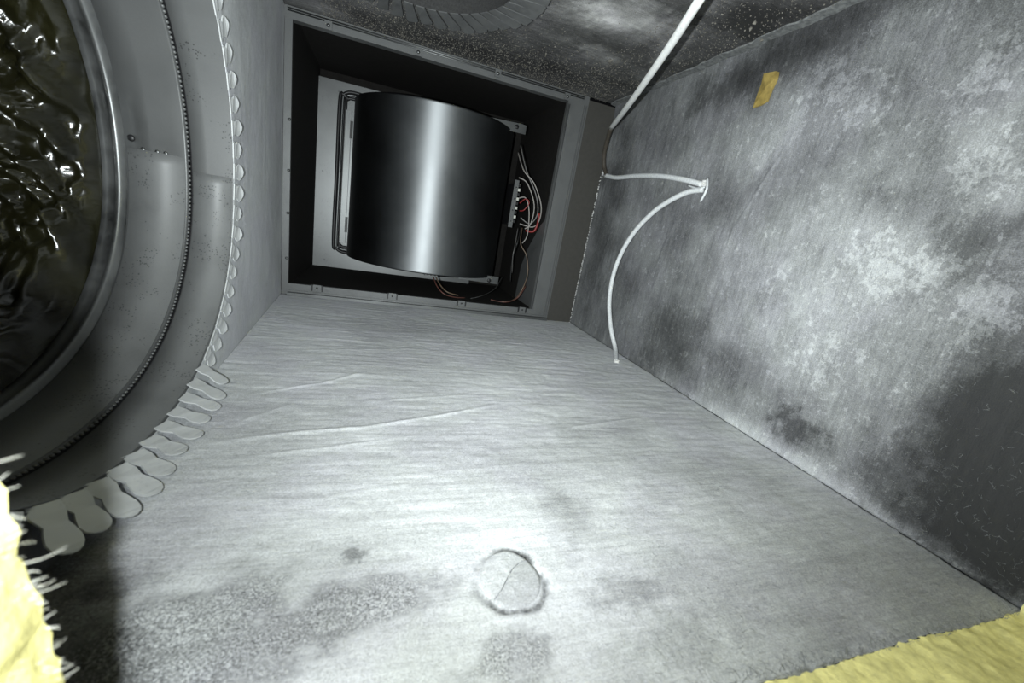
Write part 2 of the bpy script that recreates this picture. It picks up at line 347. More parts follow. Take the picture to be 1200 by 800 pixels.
# right wall: u = y, v = z
U, V, F = grid(YF, 0.0, 0.0, H, 0.0016, flip=True)
fl = fract(U, V, 75, 60, 71, 5, 0.75)
coat_and_shade = 0.44 + 0.18 * fract(U, V, 9, 11, 61, 3) + 0.13 * fract(U, V, 38, 30, 62, 4) + patches(U, V, [
    (-0.4936, 0.1717, 0.075, 0.09, 0, 0.04, 0.6, 3.5), (-0.4050, 0.1830, 0.09, 0.06, 0, 0.08, 0.6, 3.5), (-0.4821, 0.0808, 0.06, 0.05, 0, 0.07, 0.7, 4), (-0.3790, 0.3012, 0.018, 0.03, 0, 0.12, 0.5, 4),
    (-0.6196, 0.0800, 0.050, 0.062, 0, -0.72, 0.4, 3.2), (-0.6365, 0.0429, 0.030, 0.055, 0, -0.25, 0.4, 5), (-0.6152, 0.0099, 0.030, 0.020, 0, -0.22, 0.6, 5), (-0.4920, 0.0326, 0.022, 0.014, 0, -0.30, 0.8, 5), (-0.4321, 0.0600, 0.06, 0.02, 0, -0.14, 0.6, 4),
    (-0.3565, 0.3842, 0.12, 0.022, -8, -0.30, 0.5, 4), (-0.0565, 0.2039, 0.035, 0.14, 0, -0.14, 0.3, 4), (-0.3122, 0.0472, 0.06, 0.05, 0, -0.20, 0.6, 4), (-0.3245, 0.2390, 0.05, 0.03, 0, -0.12, 0.6, 4),
    (-0.4744, 0.2414, 0.03, 0.02, 0, -0.10, 0.8, 5), (-0.5560, 0.2122, 0.025, 0.02, 0, -0.16, 0.8, 5), (-0.1405, 0.3100, 0.08, 0.06, 0, -0.10, 0.5, 4),
    (-0.5221, 0.3544, 0.04, 0.03, 0, -0.12, 0.5, 4)])
blot = patches(U, V, [(-0.4077, 0.3411, 0.03, 0.022, 0, 1.0, 0.5, 5), (-0.4482, 0.3118, 0.022, 0.02, 0, 1.0, 0.5, 5), (-0.5210, 0.3220, 0.018, 0.022, 0, 1.0, 0.5, 5), (-0.5487, 0.2566, 0.02, 0.02, 0, 1.0, 0.5, 5),
                      (-0.5011, 0.1872, 0.03, 0.03, 0, 0.9, 0.5, 5), (-0.5796, 0.1581, 0.02, 0.02, 0, 1.0, 0.5, 5), (-0.4908, 0.1010, 0.03, 0.03, 0, 0.8, 0.5, 5), (-0.5463, 0.1872, 0.03, 0.02, 0, 0.9, .5, 5), (-0.4243, 0.1595, 0.03, 0.03, 0, 0.5, 0.5, 5)])
coat_and_shade += 0.34 * np.exp(-(V / 0.016) ** 2) * np.clip((-U - 0.28) / 0.15, 0, 1)
CRr = [([(-0.3907, 0.3074), (-0.3674, 0.2519), (-0.3439, 0.1909)], 0.0016, 0.0008), ([(-0.3528, 0.3299), (-0.3804, 0.3913)], 0.002, 0.0006), ([(-0.2512, 0.2340), (-0.2213, 0.1237)], 0.0014, 0.0005),
       ([(-0.2443, 0.1644), (-0.2176, 0.0285)], 0.0012, 0.0004), ([(-0.0531, 0.0694), (-0.0859, 0.2051)], 0.0012, 0.0005)]
disp = creases(U, V, CRr) + 0.0005 * fract(U, V, 170, 24, 81, 3) + 0.0004 * fract(U, V, 140, 140, 82, 2)
wall_right = sheet('wall_right', U, V, F, lambda u, v, d: (W - d, u, v), coat_and_shade, disp, M['right'], 0.0254, 'mottled grey dusty liner wall behind the white cable', flake=np.maximum(blot, 0.25 * (1 - np.clip((U + 0.2) / 0.2, 0, 1))))

# left wall: u = distance from the back corner, v = z, with the round hole of the big collar
LC = (0.4555, 0.1735); LR = 0.166; LA = 0.185 / 0.166; LP = 2.0 / 2.15      # slightly squashed round: wider along the wall
def oval(th): return LA * math.copysign(abs(math.cos(th)) ** LP, math.cos(th)), math.copysign(abs(math.sin(th)) ** LP, math.sin(th))
def lw(s, z, d=0.0): return (SA * s + CA * d, -CA * s + SA * d, z)
U, V, F = holed(0.0, 0.656, 0.0, H, LC, LR + 0.0016, 300, 110, flip=True, shape=oval)
coat_and_shade = 0.98 + 0.14 * fract(U, V, 12, 12, 91, 4) - 0.10 * patches(U, V, [(0.05, 0.2, 0.05, 0.2, 0, 1, 0.5, 3)]) - 0.12 * np.clip((V - 0.28) / 0.1, 0, 1) - 0.9 / (1 + np.exp(-(U - 0.53) * 120))  # near end darkened in colour to deepen the jamb's shadow
disp = 0.0004 * fract(U, V, 90, 60, 92, 3)
wall_left = sheet('wall_left', U, V, F, lambda u, v, d: (SA * u + CA * d, -CA * u + SA * d, v), coat_and_shade, disp, M['left'], 0.0254, 'smooth grey liner wall around the big round collar')

# ceiling: u = x, v = y, with the round hole of the second collar
CC = (0.166, -0.234); CRAD = 0.098
U, V, F = holed(-0.0, W, YF, 0.0, CC, CRAD, 300, 130, flip=True)
coat_and_shade = 0.22 + 0.26 * fract(U, V, 14, 20, 101, 5) + patches(U, V, [
    (0.3798, -0.2795, 0.05, 0.04, 10, 0.50, 0.6, 4), (0.4005, -0.1666, 0.03, 0.02, 20, 0.26, 0.8, 4), (0.3517, -0.2356, 0.03, 0.02, 20, 0.2, 0.8, 4), (0.4625, -0.2371, 0.016, 0.05, -20, 0.26, 0.7, 4),
    (0.4696, -0.3293, 0.05, 0.03, -20, -0.20, 0.7, 5), (0.4408, -0.3362, 0.012, 0.03, 0, 0.2, 0.7, 4), (0.2642, -0.0449, 0.14, 0.035, -10, -0.16, 0.5, 4), (0.0421, -0.0227, 0.05, 0.02, 0, 0.12, 0.5, 4)])
disp = 0.0008 * fract(U, V, 60, 90, 111, 4) + 0.0005 * fract(U, V, 200, 200, 112, 2)
ceiling = sheet('ceiling', U, V, F, lambda u, v, d: (u, v, H - d), coat_and_shade, disp, M['ceil'], 0.0254, 'dark sooty liner ceiling with crumbs of dirt')

# front wall: the near end, cut open; only its ragged edges show. Polygon of the cut in x, z
YO = -0.694
cut = [(0.0938, -0.003), (0.0935, 0.03), (0.0930, 0.06), (0.0912, 0.086), (0.0890, 0.106), (0.0876, 0.122), (0.0864, 0.135), (0.0845, 0.1415), (0.074, 0.148), (0.058, 0.156), (0.047, 0.178), (0.042, 0.30), (0.05, 0.37), (0.08, 0.386),
       (0.30, 0.39), (0.49, 0.388), (0.520, 0.37), (0.528, 0.30), (0.530, 0.12), (0.531, 0.012), (0.524, 0.001), (0.48, -0.0015), (0.43, 0.0005), (0.37, -0.002), (0.30, -0.003), (0.2, -0.002), (0.13, -0.003)]
loop = []
for (a0, b0), (a1, b1) in zip(cut, cut[1:] + cut[:1]):
    n = max(1, int(math.hypot(a1 - a0, b1 - b0) / 0.0022))
    for k in range(n): loop.append((a0 + (a1 - a0) * k / n, b0 + (b1 - b0) * k / n))
NL = len(loop); area = sum(loop[i][0] * loop[(i + 1) % NL][1] - loop[(i + 1) % NL][0] * loop[i][1] for i in range(NL))
nr_ = []
for i in range(NL):
    tx, tz = loop[(i + 1) % NL][0] - loop[i - 1][0], loop[(i + 1) % NL][1] - loop[i - 1][1]; l = math.hypot(tx, tz)
    s_ = 1 if area > 0 else -1
    nr_.append((-tz / l * s_, tx / l * s_))              # towards the opening
K = 16; vs = []; fs = []
arc = np.cumsum([0] + [math.hypot(loop[(i + 1) % NL][0] - loop[i][0], loop[(i + 1) % NL][1] - loop[i][1]) for i in range(NL - 1)])
for k in range(K + 1):
    tt = k / K; yy = YF + (YO - YF) * tt
    dd = 0.0016 * fract(arc, np.full(NL, yy), 160, 160, 131, 3) + 0.0012 * fract(arc, np.full(NL, yy), 40, 60, 132, 2) - 0.0012 * (abs(tt - 0.5) * 2) ** 6
    if k == 0: dd = dd + 0.0008
    for i in range(NL): vs.append((loop[i][0] + nr_[i][0] * dd[i], yy + 0.0006 * math.sin(i * 1.7), loop[i][1] + nr_[i][1] * dd[i]))
for k in range(K):
    for i in range(NL):
        j = (i + 1) % NL; fs.append((k * NL + i, k * NL + j, (k + 1) * NL + j, (k + 1) * NL + i))
def ring_face(y, flip, inner):
    bm = bmesh.new(); out = [(-0.02, -0.0254), (0.5554, -0.0254), (0.5554, 0.4318), (-0.02, 0.4318)]
    a = [bm.verts.new(p) for p in inner]; b = [bm.verts.new((x, y, z)) for x, z in out]
    e = [bm.edges.new((a[i], a[(i + 1) % len(a)])) for i in range(len(a))] + [bm.edges.new((b[i], b[(i + 1) % 4])) for i in range(4)]
    bmesh.ops.triangle_fill(bm, use_beauty=True, edges=e)
    bm.verts.index_update(); v = [tuple(q.co) for q in bm.verts]; f = [tuple(q.index for q in p.verts) for p in bm.faces]; bm.free(); return v, f
v1, f1 = ring_face(YF, False, vs[:NL]); v2, f2 = ring_face(YO, True, vs[-NL:])
f1 = [t for t in f1]; n1 = len(v1); f2 = [tuple(i + n1 for i in t) for t in f2]
osd = [(NL + i, NL + (i + 1) % 4, n1 + NL + (i + 1) % 4, n1 + NL + i) for i in range(4)]
wall_front = mesh('wall_front', v1 + v2, f1 + f2 + osd, [M['blackmat'], M['foil']], None, False, [0] * len(f1) + [1] * (len(f2) + 4))
tag(wall_front, 'near duct board wall cut open, yellow edges at lower corners', None, None, 'structure')
edge = mesh('cut_edge', vs, fs, M['yellow'], wall_front, True); edge['label'] = 'yellow fibreglass core bared along the cut'
# fibres standing out of the cut
fb = MB()
def strand(mb, p, d, L, r, n=5, bend=0.5):
    d = Vector(d).normalized(); pts = [Vector(p)]; q = Vector((random.uniform(-1, 1), random.uniform(-1, 1), random.uniform(-1, 1))) * bend
    for k in range(3): pts.append(pts[-1] + (d + q * (k / 2)).normalized() * (L / 3))
    mb.tube(pts, lambda t: r * (1 - 0.6 * t), n, 3)
jamb = [i for i in range(NL) if loop[i][0] < 0.096 and loop[i][1] < 0.12 and nr_[i][0] > 0.6]
for n in range(230):
    i = random.choice(jamb); yy = YF - random.random() ** 2 * 0.03
    strand(fb, (loop[i][0] - 0.0005, yy, loop[i][1]), (1, random.uniform(-0.2, 0.9), random.uniform(-0.5, 0.6)), random.uniform(0.0010, 0.0032) if n > 14 else random.uniform(0.004, 0.007), random.uniform(0.00004, 0.00011))
fb.build('loose_fibre', M['fibre'], wall_front, 'stuff')
fb = MB()
for n in range(300):
    x = random.uniform(0.28, 0.53)
    strand(fb, (x, YF + random.uniform(-0.002, 0.003), 0.0), (random.uniform(-1, 1), random.uniform(-0.3, 1), random.uniform(0.1, 0.5)), random.uniform(0.0015, 0.005), random.uniform(0.00006, 0.00016), 4)
fb.build('lint_fringe', M['lint'], wall_front, 'stuff')

# back wall beside the air handler and the trims of the corners
bw = MB().box((0.4762, 0.0, -0.02), (W + 0.0254, 0.012, H - 0.005)).build('wall_back', M['brown']); tag(bw, 'narrow brown grey strip right of the air handler opening', None, None, 'structure')
tr = MB()
n = 60; P0 = []
for i in range(n + 1):
    y = YF + (0 - YF) * i / n
    wv = 0.0006 * math.sin(i * 0.9) + 0.0005 * math.sin(i * 2.3)
    P0.append([(W - 0.0005, y, H - 0.0022 + wv), (W - 0.011 - 2 * wv, y, H - 0.0014 + wv), (W - 0.0125 - 2 * wv, y, H + 0.003), (W - 0.0005, y, H + 0.003)])
v = [p for q in P0 for p in q]; f = [(i * 4 + k, i * 4 + (k + 1) % 4, i * 4 + 4 + (k + 1) % 4, i * 4 + 4 + k) for i in range(n) for k in range(4)]
f += [(3, 2, 1, 0), (4 * n, 4 * n + 1, 4 * n + 2, 4 * n + 3)]
trim = mesh('trim_1', v, f, M['dustedge']); tag(trim, 'raised grey strip along the ceiling and right wall corner', None, None, 'structure')
fr = MB()
for n in range(260):
    z = random.random() * 0.285; s = random.random()
    c = Vector((W - 0.0008 - random.random() * 0.0012, -0.002 - random.random() * 0.002, z))
    fr.dome(c, (-0.7, -0.7, random.uniform(-.3, .3)), random.uniform(0.0006, 0.0016), random.uniform(0.0006, 0.0018), 5, 2)
fr.build('crumbled_edge', M['seal'], wall_right, 'stuff')['label'] = 'crumbly pale line where the wall meets the back'

# ------------------------------------------------------------------ big round collar on the left wall
col = thing('duct_collar', 'large round galvanised duct collar with bent tabs in left wall', 'duct collar', lw(LC[0], LC[1] - LR))
def cyl(th, d, r=LR):
    e = oval(th); return lw(LC[0] + r * e[0], LC[1] + r * e[1], d)
def lathe(profile, n=200, wob=0.0):
    v = []; f = []
    for d, r in profile:
        for j in range(n):
            th = 2 * math.pi * j / n; v.append(cyl(th, d, r + wob * math.sin(th * 9 + d * 60)))
    for i in range(len(profile) - 1):
        for j in range(n): f.append((i * n + j, i * n + (j + 1) % n, (i + 1) * n + (j + 1) % n, (i + 1) * n + j))
    return v, f
def shell(profile, t=0.0008): return profile + [(d, r + t) for d, r in profile[::-1]]
parts = []
v, f = lathe(shell([(0.0, LR), (-0.008, LR), (-0.020, LR), (-0.0325, LR)])); parts.append(mesh('outer_band', v, f, M['galv_speck'], None, True))
v, f = lathe(shell([(-0.0345, LR - 0.0012), (-0.0335, LR - 0.0016), (-0.036, LR - 0.0018), (-0.045, LR - 0.001), (-0.060, LR - 0.001), (-0.078, LR - 0.001)])); parts.append(mesh('inner_band', v, f, M['galv'], None, True))
prof = [(-0.078, LR - 0.001)] + [(-0.078 - 0.009 * k / 10, LR - 0.001 - 0.0042 * math.sin(math.pi * k / 10)) for k in range(1, 11)] + [(-0.092, LR - 0.001), (-0.102, LR - 0.0015)]
v, f = lathe(shell(prof)); parts.append(mesh('bead', v, f, M['bead'], None, True))
# crimped seam: a row of small dimples
sm = MB()
for k in range(300):
    th = 2 * math.pi * (k + 0.5) / 300; c = cyl(th, -0.0335, LR - 0.0010); inn = Vector(cyl(th, -0.0335, 0)) - Vector(c)
    sm.dome(c, inn, 0.00165, 0.0012, 6, 2)
parts.append(sm.build('crimped_seam', M['galv'], None, 'stuff'))
v, f = lathe(shell([(-0.0312, LR - 0.0006), (-0.0328, LR - 0.0006)])); parts.append(mesh('seam_gap', v, f, M['rubber'], None, True))
# lapped joint, rivet holes and screw of the collar
def on_cyl(th0, th1, d0, d1, r, t, n=8):
    v = []; f = []
    for i in range(n + 1):
        th = th0 + (th1 - th0) * i / n
        v += [cyl(th, d0, r), cyl(th, d1, r), cyl(th, d1, r + t), cyl(th, d0, r + t)]
    for i in range(n):
        for k in range(4): f.append((4 * i + k, 4 * i + (k + 1) % 4, 4 * i + 4 + (k + 1) % 4, 4 * i + 4 + k))
    f += [(3, 2, 1, 0), (4 * n, 4 * n + 1, 4 * n + 2, 4 * n + 3)]; return v, f
TH0 = math.pi                                  # far side of the ring (towards the back wall)
for nm, d0, d1, sk, mt_ in (('lower_outer_sheet', -0.001, -0.0305, 0.0, 'galv_dust'), ('lower_inner_sheet', -0.0365, -0.0765, -0.05, 'galv_dust')):
    v, f = on_cyl(TH0 + 0.03 + sk, TH0 + 2.4, d0, d1, LR - (0.0008 if sk == 0 else 0.0019), 0.0007, 60); parts.append(mesh(nm, v, f, M[mt_], None, True))
def wedge(th, d, r, h, mat, name):
    c = cyl(th, d, LR - 0.001); o = MB().dome(c, Vector(cyl(th, d, 0)) - Vector(c), r, h, 12, 3).build(name, mat); parts.append(o); return o
wedge(TH0 - 0.06, -0.0735, 0.0028, 0.0012, M['rubber'], 'screw')
for dth in (0.028, 0.062): wedge(TH0 + dth, -0.054, 0.0016, 0.0008, M['deck'], 'rivet')
for dd in (-0.050, -0.056, -0.066): wedge(TH0 - 0.022, dd, 0.0018, 0.0009, M['deck'], 'rivet')
adopt(col, *parts)
# tabs: lobed strips bent over onto the wall, and onto the floor where the ring meets it
def lobe(w0, L, waist=0.60, n=7):
    """outline in (across, along): root, waist, round end"""
    prof = [(0.0, w0 * 0.86), (0.20 * L, w0 * 0.92), (0.42 * L, w0 * waist), (0.55 * L, w0 * 0.78), (0.72 * L, w0 * 0.93), (0.86 * L, w0 * 0.80), (0.95 * L, w0 * 0.50), (1.0 * L, w0 * 0.15)]
    return [(-hw / 2, y) for y, hw in prof] + [(hw / 2, y) for y, hw in prof[::-1]]
NT = 61; TW = 2 * math.pi * LR * (1 + LA) / 2 / NT
def tab_at(root, along, across, up, L, w_, lift, curl, mat, name='tab'):
    poly = lobe(w_, L); a = Vector(along).normalized(); c = Vector(across).normalized(); u = Vector(up).normalized(); r0 = Vector(root)
    b = MB(); n = len(poly) // 2; v = []; f = []
    for t in (0.0, 0.0009):
        for (x, y) in poly: v.append(r0 + c * x + a * y + u * (lift + t + curl * (y / L) ** 2 + 0.0006 * math.sin(6.28 * x / w_ + 1)))
    m = len(poly)
    for i in range(n - 1):
        q = (i, i + 1, m - 2 - i, m - 1 - i); f.append(q[::-1]); f.append(tuple(k + m for k in q))
    for i in range(m): f.append((i, (i + 1) % m, m + (i + 1) % m, m + i))
    b.add(v, f); return b.build(name, mat)
tabs = []
tq = np.linspace(0, 2 * math.pi, 2001); oq = np.array([oval(a) for a in tq]); al_ = np.concatenate([[0], np.cumsum(np.hypot(*np.diff(oq, axis=0).T))])
for k in range(NT):
    th = float(np.interp((k + 0.5) / NT * al_[-1], al_, tq)); rad = (math.cos(th), math.sin(th)); ov = oval(th); rz = LC[1] + LR * ov[1]
    root = Vector(lw(LC[0] + LR * ov[0], rz, 0.0)); along = Vector(lw(rad[0], rad[1], 0)); up = Vector((CA, SA, 0)); acr = up.cross(along)
    jw = TW * random.uniform(0.82, 0.93)
    if rad[1] < 0 and (rz < 0.026 or (rad[0] > 0 and rz < 0.040)):                # these have no wall below them: they lie out over the floor
        L = random.uniform(0.022, 0.026)
        a2 = Vector((1.0, (-1.1 * max(0, rad[0] + 0.1) - 0.12) + random.uniform(-0.10, 0.08), -(rz - 0.001) / 0.024)); ac2 = Vector((0, 1, 0)); ac2 = (ac2 - a2 * (ac2.dot(a2) / a2.length_squared)).normalized()
        u2 = a2.cross(ac2)
        tabs.append(tab_at(root, a2, ac2, u2 if u2.z > 0 else -u2, L, jw * 0.92, 0.0006, 0.0012 * random.random(), M['tab']))
    else:
        L = 0.0155 * random.uniform(0.9, 1.1)
        tabs.append(tab_at(root, along, acr, up, L, jw, 0.0006, 0.0012 + 0.002 * random.random(), M['tab']))
adopt(col, *tabs)
sp = MB().dome((0.0406, -0.4695, 0.0035), (0, 0, 1), 0.0016, 0.0006, 10, 2).build('glue_spot', M['tape']); adopt(col, sp)
sp['label'] = 'small yellow spot on a tab'

# flexible duct behind the collar: crumpled plastic film drawn over it
fx = thing('flexible_duct', 'crumpled dark olive plastic flexible duct beyond the round collar', 'duct', lw(LC[0], 0.02, -0.2))
n = 260; prof = [(-0.094, LR - 0.003)] + [(-0.10 - 0.30 * k / 140, LR - 0.010 - 0.012 * min(1, k / 24)) for k in range(141)]
TH, DD = np.meshgrid(np.linspace(0, 2 * math.pi, n, endpoint=False), np.array([p[0] for p in prof]), indexing='ij')
R0 = np.repeat(np.array([p[1] for p in prof])[None, :], n, 0)
un = np.cos(TH) * 0.16; vn = np.sin(TH) * 0.16
per = lambda fu, fd, sd: 0.5 * (fract(TH * 0.16, DD, fu, fd, sd, 4) * (1 - np.clip((TH - 5.9) / 0.383, 0, 1)) + fract((TH - 2 * math.pi) * 0.16, DD, fu, fd, sd, 4) * np.clip((TH - 5.9) / 0.383, 0, 1)) * 2
per = lambda fu, fd, sd, sl=0.0: sum(w_ * fract(t_ * 0.16, DD + sl * np.sin(TH * 2) * 0.08, fu, fd, sd, 4) for t_, w_ in ((TH, 1 - np.clip((TH - 5.9) / 0.383, 0, 1)), (TH - 2 * math.pi, np.clip((TH - 5.9) / 0.383, 0, 1))))
wr = 0.026 * per(5, 36, 141, 1.0) + 0.030 * np.abs(per(6, 60, 151, -0.7)) + 0.007 * np.abs(per(12, 130, 161, 0.6))
Rr = R0 - np.abs(wr) * np.clip((-DD - 0.094) / 0.02, 0.05, 1)
vv = [cyl(TH[i, k], DD[i, k], Rr[i, k]) for i in range(n) for k in range(len(prof))]
kk = len(prof); ff = [(i * kk + k, i * kk + k + 1, ((i + 1) % n) * kk + k + 1, ((i + 1) % n) * kk + k) for i in range(n) for k in range(kk - 1)]
ff.append(tuple(i * kk + kk - 1 for i in range(n)))
film = mesh('inner_film', vv, ff, M['film'], None, True)
v, f = lathe([(-0.09, LR + 0.004), (-0.40, LR + 0.004), (-0.42, 0.02)], 96); jack = mesh('outer_jacket', v, f, M['foil'], None, True)
hx = MB().tube([cyl(t * 0.35, -0.115 - 0.034 * t * 0.35 / (2 * math.pi), LR - 0.001) for t in range(0, 140)], 0.0011, 6, 2).build('wire_helix', M['galv'])
adopt(fx, film, jack, hx)

# ------------------------------------------------------------------ second collar, in the ceiling
c2 = thing('duct_collar', 'dark round duct collar in the ceiling with slanted tabs', 'duct collar', (CC[0], CC[1], H))
def cc(th, r, z): return (CC[0] + r * math.cos(th), CC[1] + r * math.sin(th), z)
v = []; f = []; prof = [(CRAD - 0.001, H - 0.004), (CRAD - 0.001, H + 0.03), (CRAD - 0.003, H + 0.035), (CRAD - 0.001, H + 0.04), (CRAD - 0.001, H + 0.10), (CRAD, H + 0.10), (CRAD, H - 0.004)]; n = 120
for r, z in prof: v += [cc(2 * math.pi * j / n, r, z) for j in range(n)]
for i in range(len(prof) - 1):
    for j in range(n): f.append((i * n + j, i * n + (j + 1) % n, (i + 1) * n + (j + 1) % n, (i + 1) * n + j))
adopt(c2, mesh('sleeve', v, f, M['blackmat'], None, True))
NT2 = 44; tw2 = 2 * math.pi * CRAD / NT2
for k in range(NT2):
    th = 2 * math.pi * (k + 0.5) / NT2; e = Vector((math.cos(th), math.sin(th), 0)); t = Vector((-math.sin(th), math.cos(th), 0))
    a = (e + t * -0.30 + Vector((0, 0, -0.10 + 0.06 * random.random()))).normalized(); r0 = Vector(cc(th, CRAD - 0.001, H - 0.0035)); L = 0.037 * random.uniform(0.93, 1.05)
    acr = t * 0.5; wd = tw2 * 0.74; b = MB(); v = []
    pl = [(-.5, 0), (-.52, .55), (-.56, .9), (-.38, 1.0), (.38, 1.0), (.56, .92), (.52, .55), (.5, 0)]
    up = Vector((0, 0, -1)); tilt = 0.22
    for q in (0, 0.0011):
        for x, y in pl: v.append(r0 + t * (x * wd * (1 + 0.24 * y)) + a * (y * L) + up * (q + (x + .5) * tilt * wd * y + 0.0008))
    m_ = len(pl); b.add(v, [tuple(range(m_)), tuple(range(m_, 2 * m_))[::-1]] + [(i, m_ + i, m_ + (i + 1) % m_, (i + 1) % m_) for i in range(m_)])
    adopt(c2, b.build('tab', M['tab_dark']))
f2 = thing('flexible_duct', 'black duct end closing the ceiling collar from above', 'duct', (CC[0], CC[1], H + 0.10))
adopt(f2, MB().tube([cc(0, 0, H + 0.06), cc(0, 0, H + 0.16)], CRAD - 0.004, 48, 1, curve=False).build('inner_film', M['black']))

# ------------------------------------------------------------------ air handler at the back
ah = thing('air_handler', 'air handler cabinet with a square steel flange open to the plenum', 'air handler', (0.225, 0.15, 0.0))
X0, X1, Z0, Z1 = 0.0104, 0.438, 0.0190, 0.3905; YD = 0.25; XR = 0.4430
P = []
P.append(MB().box((X0 - 0.010, 0.004, Z0 - 0.006), (X0 - 0.0005, YD + 0.02, Z1 + 0.03)).build('side_panel', M['black']))
P.append(MB().box((XR, 0.004, Z0 - 0.006), (XR + 0.008, YD + 0.02, Z1 + 0.03)).build('side_panel', M['black']))
P.append(MB().box((X0 - 0.010, 0.004, Z1 + 0.012), (XR + 0.008, YD + 0.02, Z1 + 0.03)).build('top_panel', M['black']))
P.append(MB().box((X0 - 0.010, 0.004, Z0 - 0.016), (XR + 0.008, YD + 0.30, Z0 - 0.004)).build('bottom_panel', M['black']))
P.append(MB().box((X0 - 0.010, YD + 0.02, Z0 - 0.016), (XR + 0.008, YD + 0.03, Z1 + 0.03)).build('rear_panel', M['black']))
bare = MB().prism([(0.012, Z0), (0.0075, 0.195), (0.035, 0.180), (0.085, 0.130), (0.11, 0.09), (0.115, Z0)], lambda u, q, t: (XR - t, u, q), 0.0, 0.0012).build('bare_steel_liner', M['flange']); P.append(bare)
bare['label'] = 'bare steel low on the right inner side'
# flange strips
def strip(name, lo, hi, mat=None): o = MB().box(lo, hi).build(name, mat or M['flange']); P.append(o); return o
top = strip('top_flange', (0.0, -0.0015, Z1), (0.4765, 0.004, H - 0.0005))
lft = strip('left_flange', (0.0005, -0.0012, 0.0005), (X0, 0.004, Z1))
bot = strip('bottom_flange', (X0, -0.0018, 0.0005), (0.4765, 0.004, Z0))
rgt = strip('right_flange', (X1, -0.0015, Z0), (0.4765, 0.004, Z1))
for z in (H - 0.0035, H - 0.0062): P.append(MB().tube([(0.004, -0.0016, z), (0.466, -0.0016, z)], 0.0010, 6, 1, curve=False).build('ridge', M['deck']))
P.append(MB().box((X0, -0.0095, 0.0004), (0.474, -0.0018, 0.0052)).build('drip_lip', M['deck']))
P.append(MB().box((X0, -0.0032, 0.0066), (0.474, -0.0018, 0.0086)).build('ridge', M['flange']))
for x in (0.4685, 0.4725): P.append(MB().box((x, -0.0035, Z0 * 0.5), (x + 0.0016, -0.0015, Z1)).build('groove_rib', M['tab_dark']))
P.append(MB().box((X1 + 0.0005, -0.0032, Z0), (X1 + 0.0022, -0.0015, Z1 - 0.004)).build('edge_fold', M['deck']))
P.append(MB().box((X1 + 0.0032, -0.0018, Z0), (X1 + 0.0042, -0.0014, Z1 - 0.004)).build('edge_gap', M['rubber']))
P.append(MB().box((X1, 0.004, Z0), (X1 + 0.0015, 0.008, Z1)).build('return_lip', M['flange']))
P.append(MB().box((X0, 0.004, Z1), (X1, 0.012, Z1 + 0.0015)).build('return_lip', M['flange']))
# spring clips on the bottom flange, screws and clips on the top and left ones
for c in ((0.0541, 0.0000, 0.0177), (0.1751, 0.0000, 0.0213), (0.2993, 0.0000, 0.0241), (0.4205, 0.0000, 0.0237)):
    cl = MB().box((c[0] - 0.0062, -0.0042, Z0 - 0.0085), (c[0] + 0.0062, -0.0018, Z0 + 0.0022)).build('clip', M['flange']); P.append(cl)
    for sx in (-1, 1):
        s_ = MB().box((c[0] + sx * 0.0078 - 0.0008, -0.0044, Z0 - 0.0085), (c[0] + sx * 0.0078 + 0.0008, -0.0017, Z0 + 0.0022)).build('slot', M['rubber']); s_.parent = cl
    h_ = MB().dome((c[0], -0.0042, Z0 - 0.003), (0, -1, 0), 0.0017, 0.0006, 10, 2).build('screw_hole', M['rubber']); h_.parent = cl
for c in ((0.0560, 0.0000, 0.3951), (0.1815, 0.0000, 0.3955), (0.3080, 0.0000, 0.3988), (0.4337, 0.0000, 0.3955)):
    cl = MB().box((c[0] - 0.005, -0.0040, c[2] - 0.005), (c[0] + 0.005, -0.0015, c[2] + 0.006)).build('clip', M['flange']); P.append(cl)
    s_ = MB().dome((c[0], -0.004, c[2]), (0, -1, 0), 0.0026, 0.0018, 10, 3).build('screw', M['deck']); s_.parent = cl
for c in ((0.0077, 0.0000, 0.0596), (0.0116, 0.0000, 0.1925), (0.0092, 0.0000, 0.2633), (0.0126, 0.0000, 0.1297)):
    P.append(MB().dome((min(c[0], 0.0085), -0.0012, c[2]), (0, -1, 0), 0.0022, 0.0018, 10, 3).build('screw', M['deck']))
adopt(ah, *P)

# blower deck and housing
bl = thing('blower', 'curved grey steel blower housing on its deck inside the cabinet', 'blower', (0.24, 0.19, Z0))
P = []
dk = MB().box((X0 + 0.0002, YD, Z0 - 0.004), (0.362, YD + 0.0016, 0.385)).build('deck_panel', M['deck']); P.append(dk)
for c in ((0.0477, 0.2485, 0.3663), (0.0237, 0.2485, 0.2123), (0.0338, 0.2485, 0.0297)):
    P.append(MB().dome((c[0], YD, c[2]), (0, -1, 0), 0.0011, 0.0006, 8, 2).build('rivet_hole', M['rubber']))
def frame_path(off):
    a = (0.0845, 0.2480, 0.3659); b = (0.0544, 0.2480, 0.3586); c = (0.0554, 0.2480, 0.0553); d = (0.0857, 0.2480, 0.0464)
    r = 0.016
    return [(a[0] + 0.01, YD - 0.002, a[2] + off), (b[0] + r, YD - 0.002, a[2] + off), (b[0] + r * 0.35 - off * .7, YD - 0.002, a[2] - r * 0.35 + off * .7), (b[0] - off, YD - 0.002, a[2] - r),
            (b[0] - off, YD - 0.002, 0.5 * (a[2] + c[2])), (b[0] - off, YD - 0.002, c[2] + r), (b[0] + r * 0.35 - off * .7, YD - 0.002, c[2] + r * 0.35 - off * .7), (b[0] + r, YD - 0.002, c[2] - off), (a[0] + 0.02, YD - 0.002, c[2] - off)]
P.append(MB().tube(frame_path(0.004), 0.0034, 8, 6).build('gasket', M['rubber']))
P.append(MB().tube(frame_path(-0.0015), 0.0026, 8, 6).build('opening_bead', M['deck']))
